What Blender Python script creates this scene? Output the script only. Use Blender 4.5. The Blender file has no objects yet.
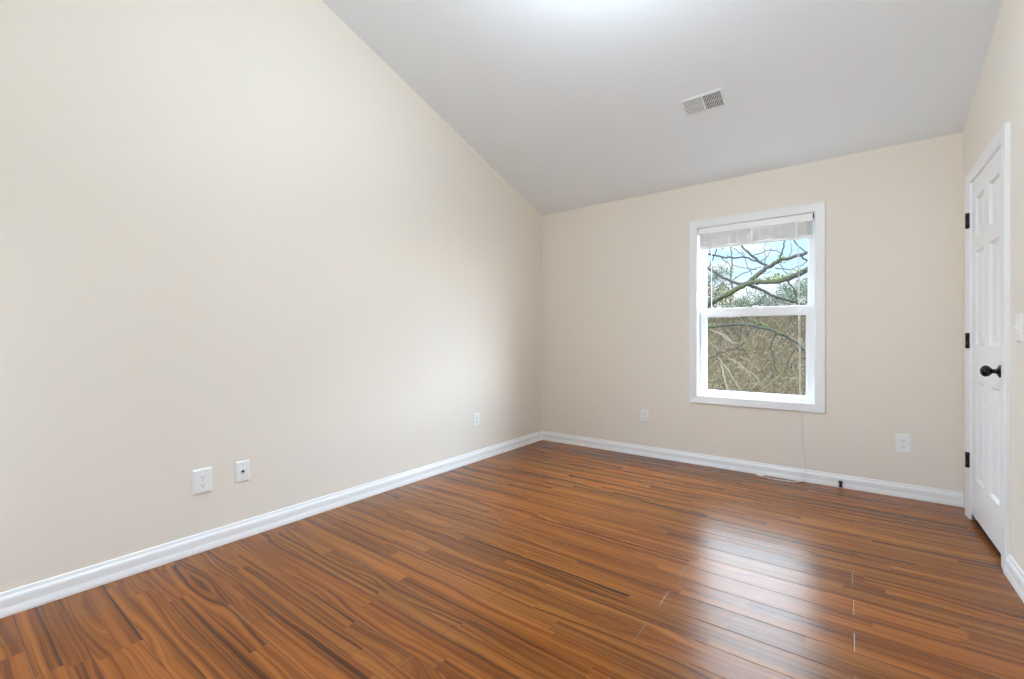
import bpy, math, random
from mathutils import Vector, Matrix, noise as mnoise

# ------------------------------------------------------------------ camera, world, exposure
A, B, Cx, BACK = 2.654, 4.080, 0.603, -0.60      # left wall x = -A, far wall y = B, right wall x = Cx
ZC, SL = 2.4334, 0.3118                          # ceiling height at far wall, slope
CAMH, FPX, YAW = 1.085, 446.7, math.radians(36.87)

scn = bpy.context.scene
col = scn.collection
cam = bpy.data.objects.new('camera', bpy.data.cameras.new('camera'))
cam.data.sensor_width = 36.0
cam.data.lens = FPX * 36.0 / 1024.0
cam.data.clip_start = 0.01
cam.data.clip_end = 500
cam.location = (0, 0, CAMH)
cam.rotation_euler = (math.radians(90), 0, YAW)
col.objects.link(cam)
scn.camera = cam

scn.view_settings.view_transform = 'Standard'
scn.view_settings.look = 'None'
scn.view_settings.gamma = 1.0
scn.view_settings.use_curve_mapping = False
scn.view_settings.exposure = 0.63
try:
    scn.cycles.use_denoising = True
    scn.cycles.max_bounces = 14
    scn.cycles.diffuse_bounces = 10
    scn.cycles.transparent_max_bounces = 16
    scn.cycles.sample_clamp_indirect = 8.0
    scn.cycles.caustics_reflective = False
    scn.cycles.caustics_refractive = False
except Exception:
    pass

SKY_HIGH = 10.0
SUN_GLOW, SUN_CORE = 25.0, 5.0                                  # veiled sun, right of the window view
REAR_GLOW = 21.0                                 # sky glow added behind the viewer to fill the right wall and door
LAMP_E = 74.0
LAMP_C = (.82, .95, 1.065)
world = bpy.data.worlds.new('sky_world')
scn.world = world
world.use_nodes = True
wn, wl = world.node_tree.nodes, world.node_tree.links
wn.clear()
w_out = wn.new('ShaderNodeOutputWorld')
w_bg = wn.new('ShaderNodeBackground')
w_tc = wn.new('ShaderNodeTexCoord')
w_sep = wn.new('ShaderNodeSeparateXYZ')
wl.new(w_tc.outputs['Generated'], w_sep.inputs[0])
w_cl = wn.new('ShaderNodeTexNoise')               # broken cloud
w_cl.inputs['Scale'].default_value = 9.0
w_cl.inputs['Detail'].default_value = 5.0
w_map = wn.new('ShaderNodeMapping')
w_map.inputs['Scale'].default_value = (1, 1, 3.2)
wl.new(w_tc.outputs['Generated'], w_map.inputs[0])
wl.new(w_map.outputs[0], w_cl.inputs['Vector'])
w_cr = wn.new('ShaderNodeValToRGB')
w_cr.color_ramp.elements[0].position = 0.50
w_cr.color_ramp.elements[1].position = 0.66
wl.new(w_cl.outputs['Fac'], w_cr.inputs[0])
w_bl = wn.new('ShaderNodeValToRGB')               # clear-sky colour by elevation
e = w_bl.color_ramp.elements
e[0].position = 0.0
e[0].color = (0.93, 0.95, 0.97, 1)
e[1].position = 1.0
e[1].color = (0.74, 0.88, 1.0, 1)
for p, c in ((0.08, (0.90, 0.95, 1.0, 1)), (0.13, (0.54, 0.75, 1.0, 1)), (0.24, (0.44, 0.67, 1.0, 1)), (0.36, (0.70, 0.86, 1.0, 1))):
    k = e.new(p)
    k.color = c
wl.new(w_sep.outputs['Z'], w_bl.inputs[0])
w_mx = wn.new('ShaderNodeMix')
w_mx.data_type = 'RGBA'
wl.new(w_cr.outputs[0], w_mx.inputs['Factor'])
wl.new(w_bl.outputs[0], w_mx.inputs['A'])
w_mx.inputs['B'].default_value = (0.80, 0.915, 1.0, 1)
w_st = wn.new('ShaderNodeMapRange')               # bright thin overcast higher up
w_st.interpolation_type = 'SMOOTHSTEP'
w_st.inputs['From Min'].default_value = 0.24
w_st.inputs['From Max'].default_value = 0.42
w_st.inputs['To Min'].default_value = 0.94
w_st.inputs['To Max'].default_value = SKY_HIGH
wl.new(w_sep.outputs['Z'], w_st.inputs['Value'])
wl.new(w_mx.outputs['Result'], w_bg.inputs['Color'])
w_nrm = wn.new('ShaderNodeVectorMath')
w_nrm.operation = 'NORMALIZE'
wl.new(w_tc.outputs['Generated'], w_nrm.inputs[0])
w_sum = w_st.outputs['Result']
for az, el, half, power in ((56, 22, 48, SUN_GLOW), (64, 14, 24, SUN_CORE), (217, 14, 36, REAR_GLOW)):
    az, el = math.radians(az), math.radians(el)
    w_dot = wn.new('ShaderNodeVectorMath')
    w_dot.operation = 'DOT_PRODUCT'
    wl.new(w_nrm.outputs[0], w_dot.inputs[0])
    w_dot.inputs[1].default_value = (math.sin(az) * math.cos(el), math.cos(az) * math.cos(el), math.sin(el))
    w_gl = wn.new('ShaderNodeMapRange')
    w_gl.interpolation_type = 'SMOOTHSTEP'
    w_gl.inputs['From Min'].default_value = math.cos(math.radians(half))
    w_gl.inputs['From Max'].default_value = 1.0
    w_gl.inputs['To Min'].default_value = 0.0
    w_gl.inputs['To Max'].default_value = power
    wl.new(w_dot.outputs['Value'], w_gl.inputs['Value'])
    w_ad = wn.new('ShaderNodeMath')
    w_ad.operation = 'ADD'
    wl.new(w_sum, w_ad.inputs[0])
    wl.new(w_gl.outputs['Result'], w_ad.inputs[1])
    w_sum = w_ad.outputs[0]
wl.new(w_ad.outputs[0], w_bg.inputs['Strength'])
wl.new(w_bg.outputs[0], w_out.inputs['Surface'])

NX0, NX1, NZ0, NZ1 = -2.60, -2.14, 0.50, 2.05      # second narrow window, in the wall behind the viewer
for px_, py_, sx_, rx_, pz_ in ((-0.618, B + 0.17, .86, -90, 1.325), ((NX0 + NX1) / 2, BACK - .20, NX1 - NX0, 90, (NZ0 + NZ1) / 2)):
    pl = bpy.data.lights.new('window_portal', 'AREA')   # sampling portal in the window opening
    pl.shape = 'RECTANGLE'
    pl.size, pl.size_y = sx_, 1.46
    pl.cycles.is_portal = True
    po = bpy.data.objects.new('window_portal', pl)
    po.location = (px_, py_, pz_)
    po.rotation_euler = (math.radians(rx_), 0, 0)
    col.objects.link(po)

rng = random.Random(7)

# ------------------------------------------------------------------ materials
def mat(name, base=(.8, .8, .8), rough=.5, spec=.5, metal=0.0, emit=None, estr=0.0):
    m = bpy.data.materials.new(name)
    m.use_nodes = True
    b = m.node_tree.nodes['Principled BSDF']
    b.inputs['Base Color'].default_value = (*base, 1)
    b.inputs['Roughness'].default_value = rough
    b.inputs['Specular IOR Level'].default_value = spec
    b.inputs['Metallic'].default_value = metal
    if emit:
        b.inputs['Emission Color'].default_value = (*emit, 1)
        b.inputs['Emission Strength'].default_value = estr
    return m


class NT:
    """small shader-node helper"""
    def __init__(self, m):
        self.m, self.n, self.l = m, m.node_tree.nodes, m.node_tree.links
        self.b = self.n['Principled BSDF']

    def tex(self, kind='Object'):
        return self.n.new('ShaderNodeTexCoord').outputs[kind]

    def put(self, sock, v):
        if isinstance(v, bpy.types.NodeSocket):
            self.l.new(v, sock)
        elif v is not None:
            sock.default_value = v

    def math(self, op, a, b=None, c=None, clamp=False):
        k = self.n.new('ShaderNodeMath')
        k.operation = op
        k.use_clamp = clamp
        for i, v in enumerate((a, b, c)):
            self.put(k.inputs[i], v)
        return k.outputs[0]

    def sep(self, v):
        k = self.n.new('ShaderNodeSeparateXYZ')
        self.put(k.inputs[0], v)
        return k.outputs

    def comb(self, x, y, z):
        k = self.n.new('ShaderNodeCombineXYZ')
        for i, v in enumerate((x, y, z)):
            self.put(k.inputs[i], v)
        return k.outputs[0]

    def noise(self, vec, scale=5, detail=2, rough=.5, dist=0):
        k = self.n.new('ShaderNodeTexNoise')
        self.put(k.inputs['Vector'], vec)
        k.inputs['Scale'].default_value = scale
        k.inputs['Detail'].default_value = detail
        k.inputs['Roughness'].default_value = rough
        k.inputs['Distortion'].default_value = dist
        return k.outputs[0]

    def white(self, vec):
        k = self.n.new('ShaderNodeTexWhiteNoise')
        k.noise_dimensions = '3D'
        self.put(k.inputs['Vector'], vec)
        return k.outputs['Value']

    def ramp(self, v, stops):
        k = self.n.new('ShaderNodeValToRGB')
        el = k.color_ramp.elements
        while len(el) < len(stops):
            el.new(0.5)
        for q, (p, c) in zip(el, stops):
            q.position = p
            q.color = (*c, 1)
        self.put(k.inputs[0], v)
        return k.outputs[0]

    def mix(self, f, a, b, kind='MIX'):
        k = self.n.new('ShaderNodeMix')
        k.data_type = 'RGBA'
        k.blend_type = kind
        self.put(k.inputs['Factor'], f)
        for nm, v in (('A', a), ('B', b)):
            if isinstance(v, tuple):
                v = (*v, 1)
            self.put(k.inputs[nm], v)
        return k.outputs['Result']

    def range(self, v, a, b, c, d, smooth=False):
        k = self.n.new('ShaderNodeMapRange')
        if smooth:
            k.interpolation_type = 'SMOOTHSTEP'
        self.put(k.inputs['Value'], v)
        for nm, q in zip(('From Min', 'From Max', 'To Min', 'To Max'), (a, b, c, d)):
            k.inputs[nm].default_value = q
        return k.outputs[0]

    def bump(self, h, strength=1.0, dist=1.0):
        k = self.n.new('ShaderNodeBump')
        k.inputs['Strength'].default_value = strength
        k.inputs['Distance'].default_value = dist
        self.put(k.inputs['Height'], h)
        self.l.new(k.outputs[0], self.b.inputs['Normal'])


def paint(name, base, rough, bump_amt=0.0004, scale=220):
    """rolled wall paint: even colour, fine roller texture"""
    m = mat(name, base, rough, 0.3)
    t = NT(m)
    t.bump(t.noise(t.tex(), scale, 3), 0.35, bump_amt)
    return m


M = {}
M['wall'] = paint('cream_wall_paint', (0.81, 0.76, 0.68), 0.65)
M['ceiling'] = paint('flat_white_ceiling_paint', (0.875, 0.93, 0.985), 0.9)
M['trim'] = mat('semi_gloss_white_trim', (0.84, 0.86, 0.88), 0.32, 0.5)
M['door'] = mat('satin_white_door_paint', (0.84, 0.85, 0.86), 0.38, 0.5)
M['vinyl'] = mat('white_window_vinyl', (0.86, 0.87, 0.89), 0.30, 0.5)
M['plastic'] = mat('white_plastic', (0.86, 0.87, 0.87), 0.30, 0.5)
M['slot'] = mat('dark_recess', (0.03, 0.03, 0.035), 0.6, 0.3)
M['slat'] = mat('white_blind_vinyl', (0.88, 0.88, 0.88), 0.38, 0.5)
M['black'] = mat('black_bronze_metal', (0.012, 0.011, 0.011), 0.15, 0.6, 0.6)
M['rubber'] = mat('black_rubber', (0.012, 0.012, 0.012), 0.55, 0.4)
M['vent'] = mat('white_vent_enamel', (0.86, 0.90, 0.94), 0.42, 0.5)
M['dark_wall'] = mat('closet_wall_paint', (0.30, 0.27, 0.24), 0.8, 0.2)
M['dark_floor'] = mat('dark_closet_flooring', (0.075, 0.022, 0.014), 0.7, 0.2)
M['lamp_glass'] = mat('lit_opal_glass', (0.9, 0.9, 0.88), 0.35, 0.5, 0, LAMP_C, LAMP_E)
M['screw'] = mat('painted_screw', (0.62, 0.62, 0.62), 0.35, 0.5)
M['wand'] = mat('clear_acrylic_wand', (0.86, 0.88, 0.88), 0.12, 0.5)


def glass_material():
    m = bpy.data.materials.new('window_glass')
    m.use_nodes = True
    n, l = m.node_tree.nodes, m.node_tree.links
    n.clear()
    o = n.new('ShaderNodeOutputMaterial')
    mx = n.new('ShaderNodeMixShader')
    tr = n.new('ShaderNodeBsdfTransparent')
    tr.inputs[0].default_value = (0.97, 0.98, 0.98, 1)
    gl = n.new('ShaderNodeBsdfGlossy')
    gl.inputs['Roughness'].default_value = 0.0
    fr = n.new('ShaderNodeFresnel')
    gm = n.new('ShaderNodeNewGeometry')              # same thin-pane reflectance on both faces
    io = n.new('ShaderNodeMapRange')
    io.inputs['To Min'].default_value = 1.35
    io.inputs['To Max'].default_value = 1 / 1.35
    l.new(gm.outputs['Backfacing'], io.inputs['Value'])
    l.new(io.outputs[0], fr.inputs['IOR'])
    l.new(fr.outputs[0], mx.inputs[0])
    l.new(tr.outputs[0], mx.inputs[1])
    l.new(gl.outputs[0], mx.inputs[2])
    l.new(mx.outputs[0], o.inputs[0])
    return m


M['glass'] = glass_material()


def floor_material():
    """laminate planks running along x: rows 132.5 mm deep in y, 1.21 m long, half bond, figured walnut grain"""
    m = mat('walnut_laminate_planks', (.3, .12, .03), .25, .5)
    t = NT(m)
    X, Y, _ = t.sep(t.tex())
    RW, PL = 0.1325, 1.21
    rowf = t.math('DIVIDE', t.math('SUBTRACT', Y, 1.553 - 20 * RW), RW)
    row = t.math('FLOOR', rowf)
    v = t.math('SUBTRACT', rowf, row)                     # 0..1 across the plank
    odd = t.math('MODULO', row, 2.0)
    off = t.math('MULTIPLY_ADD', odd, 0.632, -0.612 - 10 * PL)
    colf = t.math('DIVIDE', t.math('SUBTRACT', X, off), PL)
    cl = t.math('FLOOR', colf)
    u = t.math('SUBTRACT', colf, cl)
    r1 = t.white(t.comb(row, cl, 3.1))
    r2 = t.white(t.comb(row, cl, 9.7))
    r3 = t.white(t.comb(cl, row, 5.3))
    # each plank is printed as two narrow strips with their own joints
    srow = t.math('FLOOR', t.math('MULTIPLY', rowf, 2.0))
    q1 = t.white(t.comb(srow, 4.4, 1.9))
    scol = t.math('FLOOR', t.math('MULTIPLY_ADD', X, 1.0 / .94, t.math('MULTIPLY', q1, 7.0)))
    s1 = t.white(t.comb(srow, scol, 2.2))
    s2 = t.white(t.comb(scol, srow, 8.8))
    s3 = t.white(t.comb(srow, scol, 14.3))
    sx = t.math('MULTIPLY_ADD', s1, 37.0, X)
    sz = t.math('MULTIPLY', s2, 53.0)
    # growth-ring field: straight across the plank, warped more or less in each strip, so its contours
    # run as straight grain, wander, or close into cathedrals and eyes
    warp = t.noise(t.comb(t.math('MULTIPLY', sx, 1.7), t.math('MULTIPLY', Y, 8.0), sz), 1.0, 1.0, .4)
    warp2 = t.noise(t.comb(t.math('MULTIPLY', sx, 7.0), t.math('MULTIPLY', Y, 26.0), sz), 1.0, 1.0, .4)
    amp = t.math('MULTIPLY_ADD', t.math('POWER', s3, 3.0), .22, .020)
    g = t.math('MULTIPLY_ADD', t.math('SUBTRACT', warp, .5), amp, Y)
    g = t.math('MULTIPLY_ADD', t.math('SUBTRACT', warp2, .5), .007, g)
    bands = t.noise(t.comb(t.math('MULTIPLY', sx, .30), t.math('MULTIPLY', g, 62.0), sz), 1.0, 3.5, .55)
    thin = t.noise(t.comb(t.math('MULTIPLY', sx, .5), t.math('MULTIPLY', g, 190.0), sz), 1.0, 2.0, .5)
    thin = t.range(thin, .56, .70, 0.0, 1.0, True)
    broad = t.noise(t.comb(t.math('MULTIPLY', sx, .8), t.math('MULTIPLY', g, 17.0), t.math('ADD', sz, 7.0)), 1.0, 2.0, .5)
    fine = t.noise(t.comb(t.math('MULTIPLY', sx, 3.0), t.math('MULTIPLY', Y, 330.0), sz), 1.0, 3.0, .6)
    streak = bands
    tone = t.math('MULTIPLY', bands, .78)
    tone = t.math('MULTIPLY_ADD', broad, .46, tone)
    tone = t.math('MULTIPLY_ADD', fine, .12, tone)
    tone = t.math('MULTIPLY_ADD', thin, -.11, tone)
    tone = t.math('MULTIPLY_ADD', t.math('SUBTRACT', s1, .5), .075, tone)
    tone = t.range(tone, .44, .91, 0.0, 1.0)
    c = t.ramp(tone, [(0.0, (.048, .015, .004)), (.20, (.104, .032, .006)), (.40, (.174, .055, .0088)),
                      (.60, (.240, .079, .0135)), (.80, (.285, .099, .018)), (1.0, (.305, .114, .023))])
    hue = t.mix(r2, (1.06, .97, .88), (.95, 1.0, 1.08))
    c = t.mix(1.0, c, hue, 'MULTIPLY')
    # thin seams
    dv = t.math('MULTIPLY', t.math('MINIMUM', v, t.math('SUBTRACT', 1.0, v)), RW)
    du = t.math('MULTIPLY', t.math('MINIMUM', u, t.math('SUBTRACT', 1.0, u)), PL)
    d = t.math('MINIMUM', dv, du)
    seam = t.range(d, .0006, .0018, 1.0, 0.0)
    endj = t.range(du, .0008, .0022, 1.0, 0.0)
    c = t.mix(t.math('MULTIPLY', seam, .55), c, (.03, .012, .006))
    c = t.mix(t.math('MULTIPLY', endj, t.math('MULTIPLY', t.range(r1, .35, .9, 0.0, .32), 1.0)), c, (.50, .36, .24))      # pale glint of the end joints, painted into the colour
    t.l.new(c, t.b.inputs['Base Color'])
    rr = t.math('MULTIPLY_ADD', broad, .04, .235)
    t.l.new(rr, t.b.inputs['Roughness'])
    t.b.inputs['Specular IOR Level'].default_value = .27
    t.b.inputs['IOR'].default_value = 1.5
    # slightly cupped planks, eased edges, faint pores
    q = t.math('SUBTRACT', v, .5)
    h = t.math('MULTIPLY', t.math('MULTIPLY', q, q), .0011)
    h = t.math('MULTIPLY_ADD', t.math('MULTIPLY', q, t.math('SUBTRACT', r3, .5)), .0007, h)
    h = t.math('MULTIPLY_ADD', t.range(d, 0.0, .0028, -1.0, 0.0, True), .0007, h)
    h = t.math('MULTIPLY_ADD', fine, .00003, h)
    t.bump(h, 1.0, 1.0)
    return m


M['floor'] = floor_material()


def litter_material():
    m = mat('leaf_litter_slope', (.1, .08, .05), .95, .1)
    t = NT(m)
    p = t.tex()
    a = t.noise(p, .13, 4, .6)
    b = t.noise(p, 1.3, 6, .7)
    c = t.ramp(b, [(.25, (.011, .0075, .004)), (.42, (.025, .017, .009)), (.55, (.038, .026, .015)), (.68, (.050, .037, .024)), (.82, (.028, .028, .013))])
    g = t.ramp(a, [(.38, (1.0, .95, .85)), (.5, (.95, 1.0, .72)), (.62, (1.05, .93, 1.0))])
    t.l.new(t.mix(1.0, c, g, 'MULTIPLY'), t.b.inputs['Base Color'])
    t.bump(b, .6, .2)
    return m


def bark_material(name, dark, light, moss, lo=.46, hi=.6):
    """bark with patches of moss"""
    m = mat(name, dark, .9, .15)
    t = NT(m)
    p = t.tex()
    b = t.noise(p, 16, 4, .65)
    c = t.ramp(b, [(.3, dark), (.7, light)])
    k = t.range(t.noise(p, 2.3, 3, .6), lo, hi, 0, 1)
    t.l.new(t.mix(k, c, moss), t.b.inputs['Base Color'])
    t.bump(b, .5, .02)
    return m


def leaf_material(name, a, b):
    m = mat(name, a, .8, .15)
    t = NT(m)
    t.l.new(t.ramp(t.noise(t.tex(), .9, 4, .7), [(.35, a), (.65, b)]), t.b.inputs['Base Color'])
    return m


M['litter'] = litter_material()
M['bark'] = bark_material('mossy_bark', (.006, .006, .005), (.028, .026, .022), (.024, .028, .007), .52, .66)
M['twig'] = bark_material('dark_twig_bark', (.0045, .0045, .004), (.017, .016, .013), (.018, .022, .006), .58, .7)
M['pale_twig'] = bark_material('pale_dry_wood', (.06, .05, .033), (.12, .105, .075), (.07, .074, .03), .52, .66)
M['far_bark'] = bark_material('grey_bark', (.024, .022, .020), (.058, .053, .048), (.034, .036, .015))
M['moss'] = leaf_material('bright_moss', (.026, .032, .005), (.062, .075, .012))
M['leaf_green'] = leaf_material('hazy_green_leaves', (.018, .025, .012), (.044, .055, .030))
M['leaf_grey'] = leaf_material('grey_green_leaves', (.028, .035, .026), (.058, .066, .050))
M['leaf_rust'] = leaf_material('rusty_olive_leaves', (.024, .024, .008), (.055, .040, .017))
def brush_material():
    """dead stems and leaves, each its own dull brown, grey or olive"""
    m = mat('undergrowth_stems', (.04, .03, .02), .9, .1)
    t = NT(m)
    r = t.n.new('ShaderNodeNewGeometry').outputs['Random Per Island']
    c = t.ramp(r, [(0.0, (.010, .008, .005)), (.16, (.018, .014, .009)), (.30, (.050, .032, .016)), (.50, (.074, .048, .026)),
                   (.66, (.058, .047, .040)), (.82, (.032, .029, .010)), (1.0, (.046, .040, .015))])
    t.l.new(c, t.b.inputs['Base Color'])
    return m


M['brush'] = brush_material()

# ------------------------------------------------------------------ geometry helpers
class MB:
    def __init__(self):
        self.v, self.f, self.s = [], [], []

    def add(self, vs, fs, smooth=False):
        o = len(self.v)
        self.v += [tuple(p) for p in vs]
        self.f += [tuple(i + o for i in q) for q in fs]
        self.s += [smooth] * len(fs)
        return self

    def box(self, x0, x1, y0, y1, z0, z1):
        vs = [(x, y, z) for x in (x0, x1) for y in (y0, y1) for z in (z0, z1)]
        return self.add(vs, [(0, 1, 3, 2), (4, 6, 7, 5), (0, 4, 5, 1), (2, 3, 7, 6), (0, 2, 6, 4), (1, 5, 7, 3)])

    def prism(self, poly, fn, d0, d1):
        """poly (u, v) swept from depth d0 to d1; fn(u, v, d) -> xyz"""
        n = len(poly)
        vs = [fn(u, v, d0) for u, v in poly] + [fn(u, v, d1) for u, v in poly]
        fs = [tuple(range(n - 1, -1, -1)), tuple(range(n, 2 * n))]
        fs += [(i, (i + 1) % n, n + (i + 1) % n, n + i) for i in range(n)]
        return self.add(vs, fs)

    def frame(self, rect, prof, fn, fill=False):
        """rect (u0, u1, v0, v1); profile of (outward offset, depth); mitred rectangular loops"""
        u0, u1, v0, v1 = rect
        vs, fs = [], []
        for o, d in prof:
            vs += [fn(u0 - o, v0 - o, d), fn(u1 + o, v0 - o, d), fn(u1 + o, v1 + o, d), fn(u0 - o, v1 + o, d)]
        for k in range(len(prof) - 1):
            for i in range(4):
                j = (i + 1) % 4
                fs.append((4 * k + i, 4 * k + j, 4 * k + 4 + j, 4 * k + 4 + i))
        if fill:
            fs.append((0, 1, 2, 3))
        return self.add(vs, fs)

    def lathe(self, prof, origin, axis, seg=24, smooth=True):
        """prof (along, radius)"""
        ax = Vector(axis).normalized()
        p = ax.orthogonal().normalized()
        q = ax.cross(p)
        o = Vector(origin)
        vs, fs = [], []
        for a, r in prof:
            for i in range(seg):
                t = 2 * math.pi * i / seg
                vs.append(o + ax * a + (p * math.cos(t) + q * math.sin(t)) * r)
        for k in range(len(prof) - 1):
            for i in range(seg):
                j = (i + 1) % seg
                fs.append((k * seg + i, k * seg + j, (k + 1) * seg + j, (k + 1) * seg + i))
        fs.append(tuple(range(seg - 1, -1, -1)))
        n = (len(prof) - 1) * seg
        fs.append(tuple(range(n, n + seg)))
        return self.add(vs, fs, smooth)

    def tube(self, pts, rad, seg=8):
        pts = [Vector(p) for p in pts]
        if not isinstance(rad, (list, tuple)):
            rad = [rad] * len(pts)
        vs, fs = [], []
        ref = Vector((0.13, 0.31, 0.94))
        for k, p in enumerate(pts):
            d = (pts[min(k + 1, len(pts) - 1)] - pts[max(k - 1, 0)]).normalized()
            a = d.cross(ref)
            if a.length < .05:
                a = d.cross(Vector((1, 0, 0)))
            a.normalize()
            b = d.cross(a)
            for i in range(seg):
                t = 2 * math.pi * i / seg
                vs.append(p + (a * math.cos(t) + b * math.sin(t)) * rad[k])
        for k in range(len(pts) - 1):
            for i in range(seg):
                j = (i + 1) % seg
                fs.append((k * seg + i, k * seg + j, (k + 1) * seg + j, (k + 1) * seg + i))
        fs.append(tuple(range(seg - 1, -1, -1)))
        n = (len(pts) - 1) * seg
        fs.append(tuple(range(n, n + seg)))
        return self.add(vs, fs, True)

    def build(self, name, m, parent=None, bevel=0.0, normals=True):
        me = bpy.data.meshes.new(name)
        me.from_pydata(self.v, [], self.f)
        me.polygons.foreach_set('use_smooth', self.s)
        me.materials.append(m)
        if normals:
            import bmesh
            bm = bmesh.new()
            bm.from_mesh(me)
            bmesh.ops.recalc_face_normals(bm, faces=bm.faces)
            bm.to_mesh(me)
            bm.free()
        me.update()
        o = bpy.data.objects.new(name, me)
        col.objects.link(o)
        if parent:
            o.parent = parent
            o.matrix_parent_inverse = parent.matrix_world.inverted() if False else Matrix.Translation(-Vector(parent.location))
        if bevel:
            b = o.modifiers.new('bevel', 'BEVEL')
            b.width = bevel
            b.segments = 2
            b.limit_method = 'ANGLE'
        return o


def tag(o, label=None, cat=None, group=None, kind=None):
    for k, v in (('label', label), ('category', cat), ('group', group), ('kind', kind)):
        if v:
            o[k] = v
    return o


def empty(name, loc):
    o = bpy.data.objects.new(name, None)
    o.location = loc
    o.empty_display_size = .1
    col.objects.link(o)
    return o


XYd = lambda u, v, d: (u, v, d)
on_far = lambda u, v, d: (u, B - d, v)          # u = x, v = z, d = out from the far wall into the room
on_right = lambda u, v, d: (Cx - d, u, v)       # u = y
on_left = lambda u, v, d: (-A + d, u, v)        # u = y
zc = lambda y: ZC + SL * (B - y)                # ceiling height

# ------------------------------------------------------------------ room shell
TH = 0.17
WX0, WX1, WZ0, WZ1 = -1.043, -0.193, 0.597, 2.053    # window opening
DY0, DY1, DZ = 3.122, 3.815, 2.030                   # door leaf
OY0, OY1, OZ = DY0 - .002, DY1 + .002, DZ + .002     # door opening

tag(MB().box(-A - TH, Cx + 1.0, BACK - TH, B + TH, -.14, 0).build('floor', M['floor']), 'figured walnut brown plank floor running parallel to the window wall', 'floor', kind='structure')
m = MB()
y0, y1 = BACK - TH, B + TH
m.prism([(y0, zc(y0)), (y1, zc(y1)), (y1, zc(y1) + .12), (y0, zc(y0) + .12)], lambda u, v, d: (d, u, v), -A - TH, Cx + TH)
tag(m.build('ceiling', M['ceiling']), 'plain pale grey sloping ceiling', 'ceiling', kind='structure')

m = MB()
m.prism([(BACK, 0), (B, 0), (B, zc(B)), (BACK, zc(BACK))], on_left, 0, -TH)
tag(m.build('wall_left', M['wall']), 'long blank cream wall under the sloping ceiling', 'wall', kind='structure')

m = MB()
xl, xr = -A - TH, Cx + TH
m.prism([(xl, 0), (WX0, 0), (WX0, zc(B)), (xl, zc(B))], on_far, 0, -TH)
m.prism([(WX1, 0), (xr, 0), (xr, zc(B)), (WX1, zc(B))], on_far, 0, -TH)
m.prism([(WX0, 0), (WX1, 0), (WX1, WZ0), (WX0, WZ0)], on_far, 0, -TH)
m.prism([(WX0, WZ1), (WX1, WZ1), (WX1, zc(B)), (WX0, zc(B))], on_far, 0, -TH)
tag(m.build('wall_far', M['wall']), 'cream wall with the single window', 'wall', kind='structure')

m = MB()
m.prism([(BACK, 0), (OY0, 0), (OY0, zc(OY0)), (BACK, zc(BACK))], on_right, 0, -TH)
m.prism([(OY1, 0), (B, 0), (B, zc(B)), (OY1, zc(OY1))], on_right, 0, -TH)
m.prism([(OY0, OZ), (OY1, OZ), (OY1, zc(OY1)), (OY0, zc(OY0))], on_right, 0, -TH)
tag(m.build('wall_right', M['wall']), 'cream wall holding the white panel door', 'wall', kind='structure')

m = MB()
on_near = lambda u, v, d: (u, BACK + d, v)
for poly in ([(xl, 0), (NX0, 0), (NX0, zc(BACK)), (xl, zc(BACK))], [(NX1, 0), (xr, 0), (xr, zc(BACK)), (NX1, zc(BACK))],
             [(NX0, 0), (NX1, 0), (NX1, NZ0), (NX0, NZ0)], [(NX0, NZ1), (NX1, NZ1), (NX1, zc(BACK)), (NX0, zc(BACK))]):
    m.prism(poly, on_near, 0, -TH)
tag(m.build('wall_near', M['wall']), 'cream wall behind the viewer', 'wall', kind='structure')

# closet behind the door (only its dark floor shows under the door)
m = MB()
cx0, cx1 = Cx + TH, Cx + .85
m.box(cx1, cx1 + .05, 2.9, B + TH, 0, 2.4)
m.box(cx0, cx1, 2.85, 2.9, 0, 2.4)
m.box(cx0, cx1, B, B + .05, 0, 2.4)
m.box(cx0, cx1, 2.9, B, 2.35, 2.4)
tag(m.build('wall_closet', M['dark_wall']), kind='structure')
tag(MB().box(Cx + .004, cx1, OY0 + .02, OY1 - .02, 0.0, .004).build('trim_threshold', M['dark_floor']), 'dark brown threshold strip under the white door', 'threshold', kind='structure')

# baseboards: ogee topped profile (out from wall, height), mitred at corners
BP = [(0, 0), (.021, 0), (.0215, .010), (.019, .022), (.016, .034), (.015, .062), (.013, .070), (.0085, .077), (.007, .084), (.0055, .0905), (.003, .092), (0, .092)]


def baseboard(name, fn, u0, u1, m0, m1, label):
    """m0 / m1: 1 for an inside mitre, 0 for a square end"""
    n = len(BP)
    vs = [fn(u0 + m0 * d, z, d) for d, z in BP] + [fn(u1 - m1 * d, z, d) for d, z in BP]
    fs = [(i, (i + 1) % n, n + (i + 1) % n, n + i) for i in range(n)] + [tuple(range(n)), tuple(range(2 * n - 1, n - 1, -1))]
    tag(MB().add(vs, fs).build(name, M['trim']), label, 'baseboard', kind='structure')


baseboard('baseboard_left', on_left, BACK, B, 1, 1, 'white baseboard along the long blank wall')
baseboard('baseboard_far', on_far, -A, Cx, 1, 0, 'white baseboard below the window')
baseboard('baseboard_right', on_right, BACK, DY0 - .088, 1, 0, 'short white baseboard stopping at the door casing')
baseboard('baseboard_near', lambda u, v, d: (u, BACK + d, v), -A, Cx, 1, 1, 'white baseboard behind the viewer')

# ------------------------------------------------------------------ window
win = tag(empty('window_1', (-.618, B, .534)), 'white double-hung window with a view of bare trees', 'window', kind='structure')
m = MB()
m.frame((-1.040, -.196, .600, 2.050), [(.000, .000), (.000, .011), (.006, .014), (.016, .0145), (.050, .018), (.062, .019), (.066, .016), (.0675, .000)], on_far)
m.build('window_casing', M['trim'], win)
m = MB()
m.frame((WX0, WX1, WZ0, WZ1), [(.010, .0), (-.0005, .0), (-.0005, -.172), (.010, -.172)], on_far)
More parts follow.
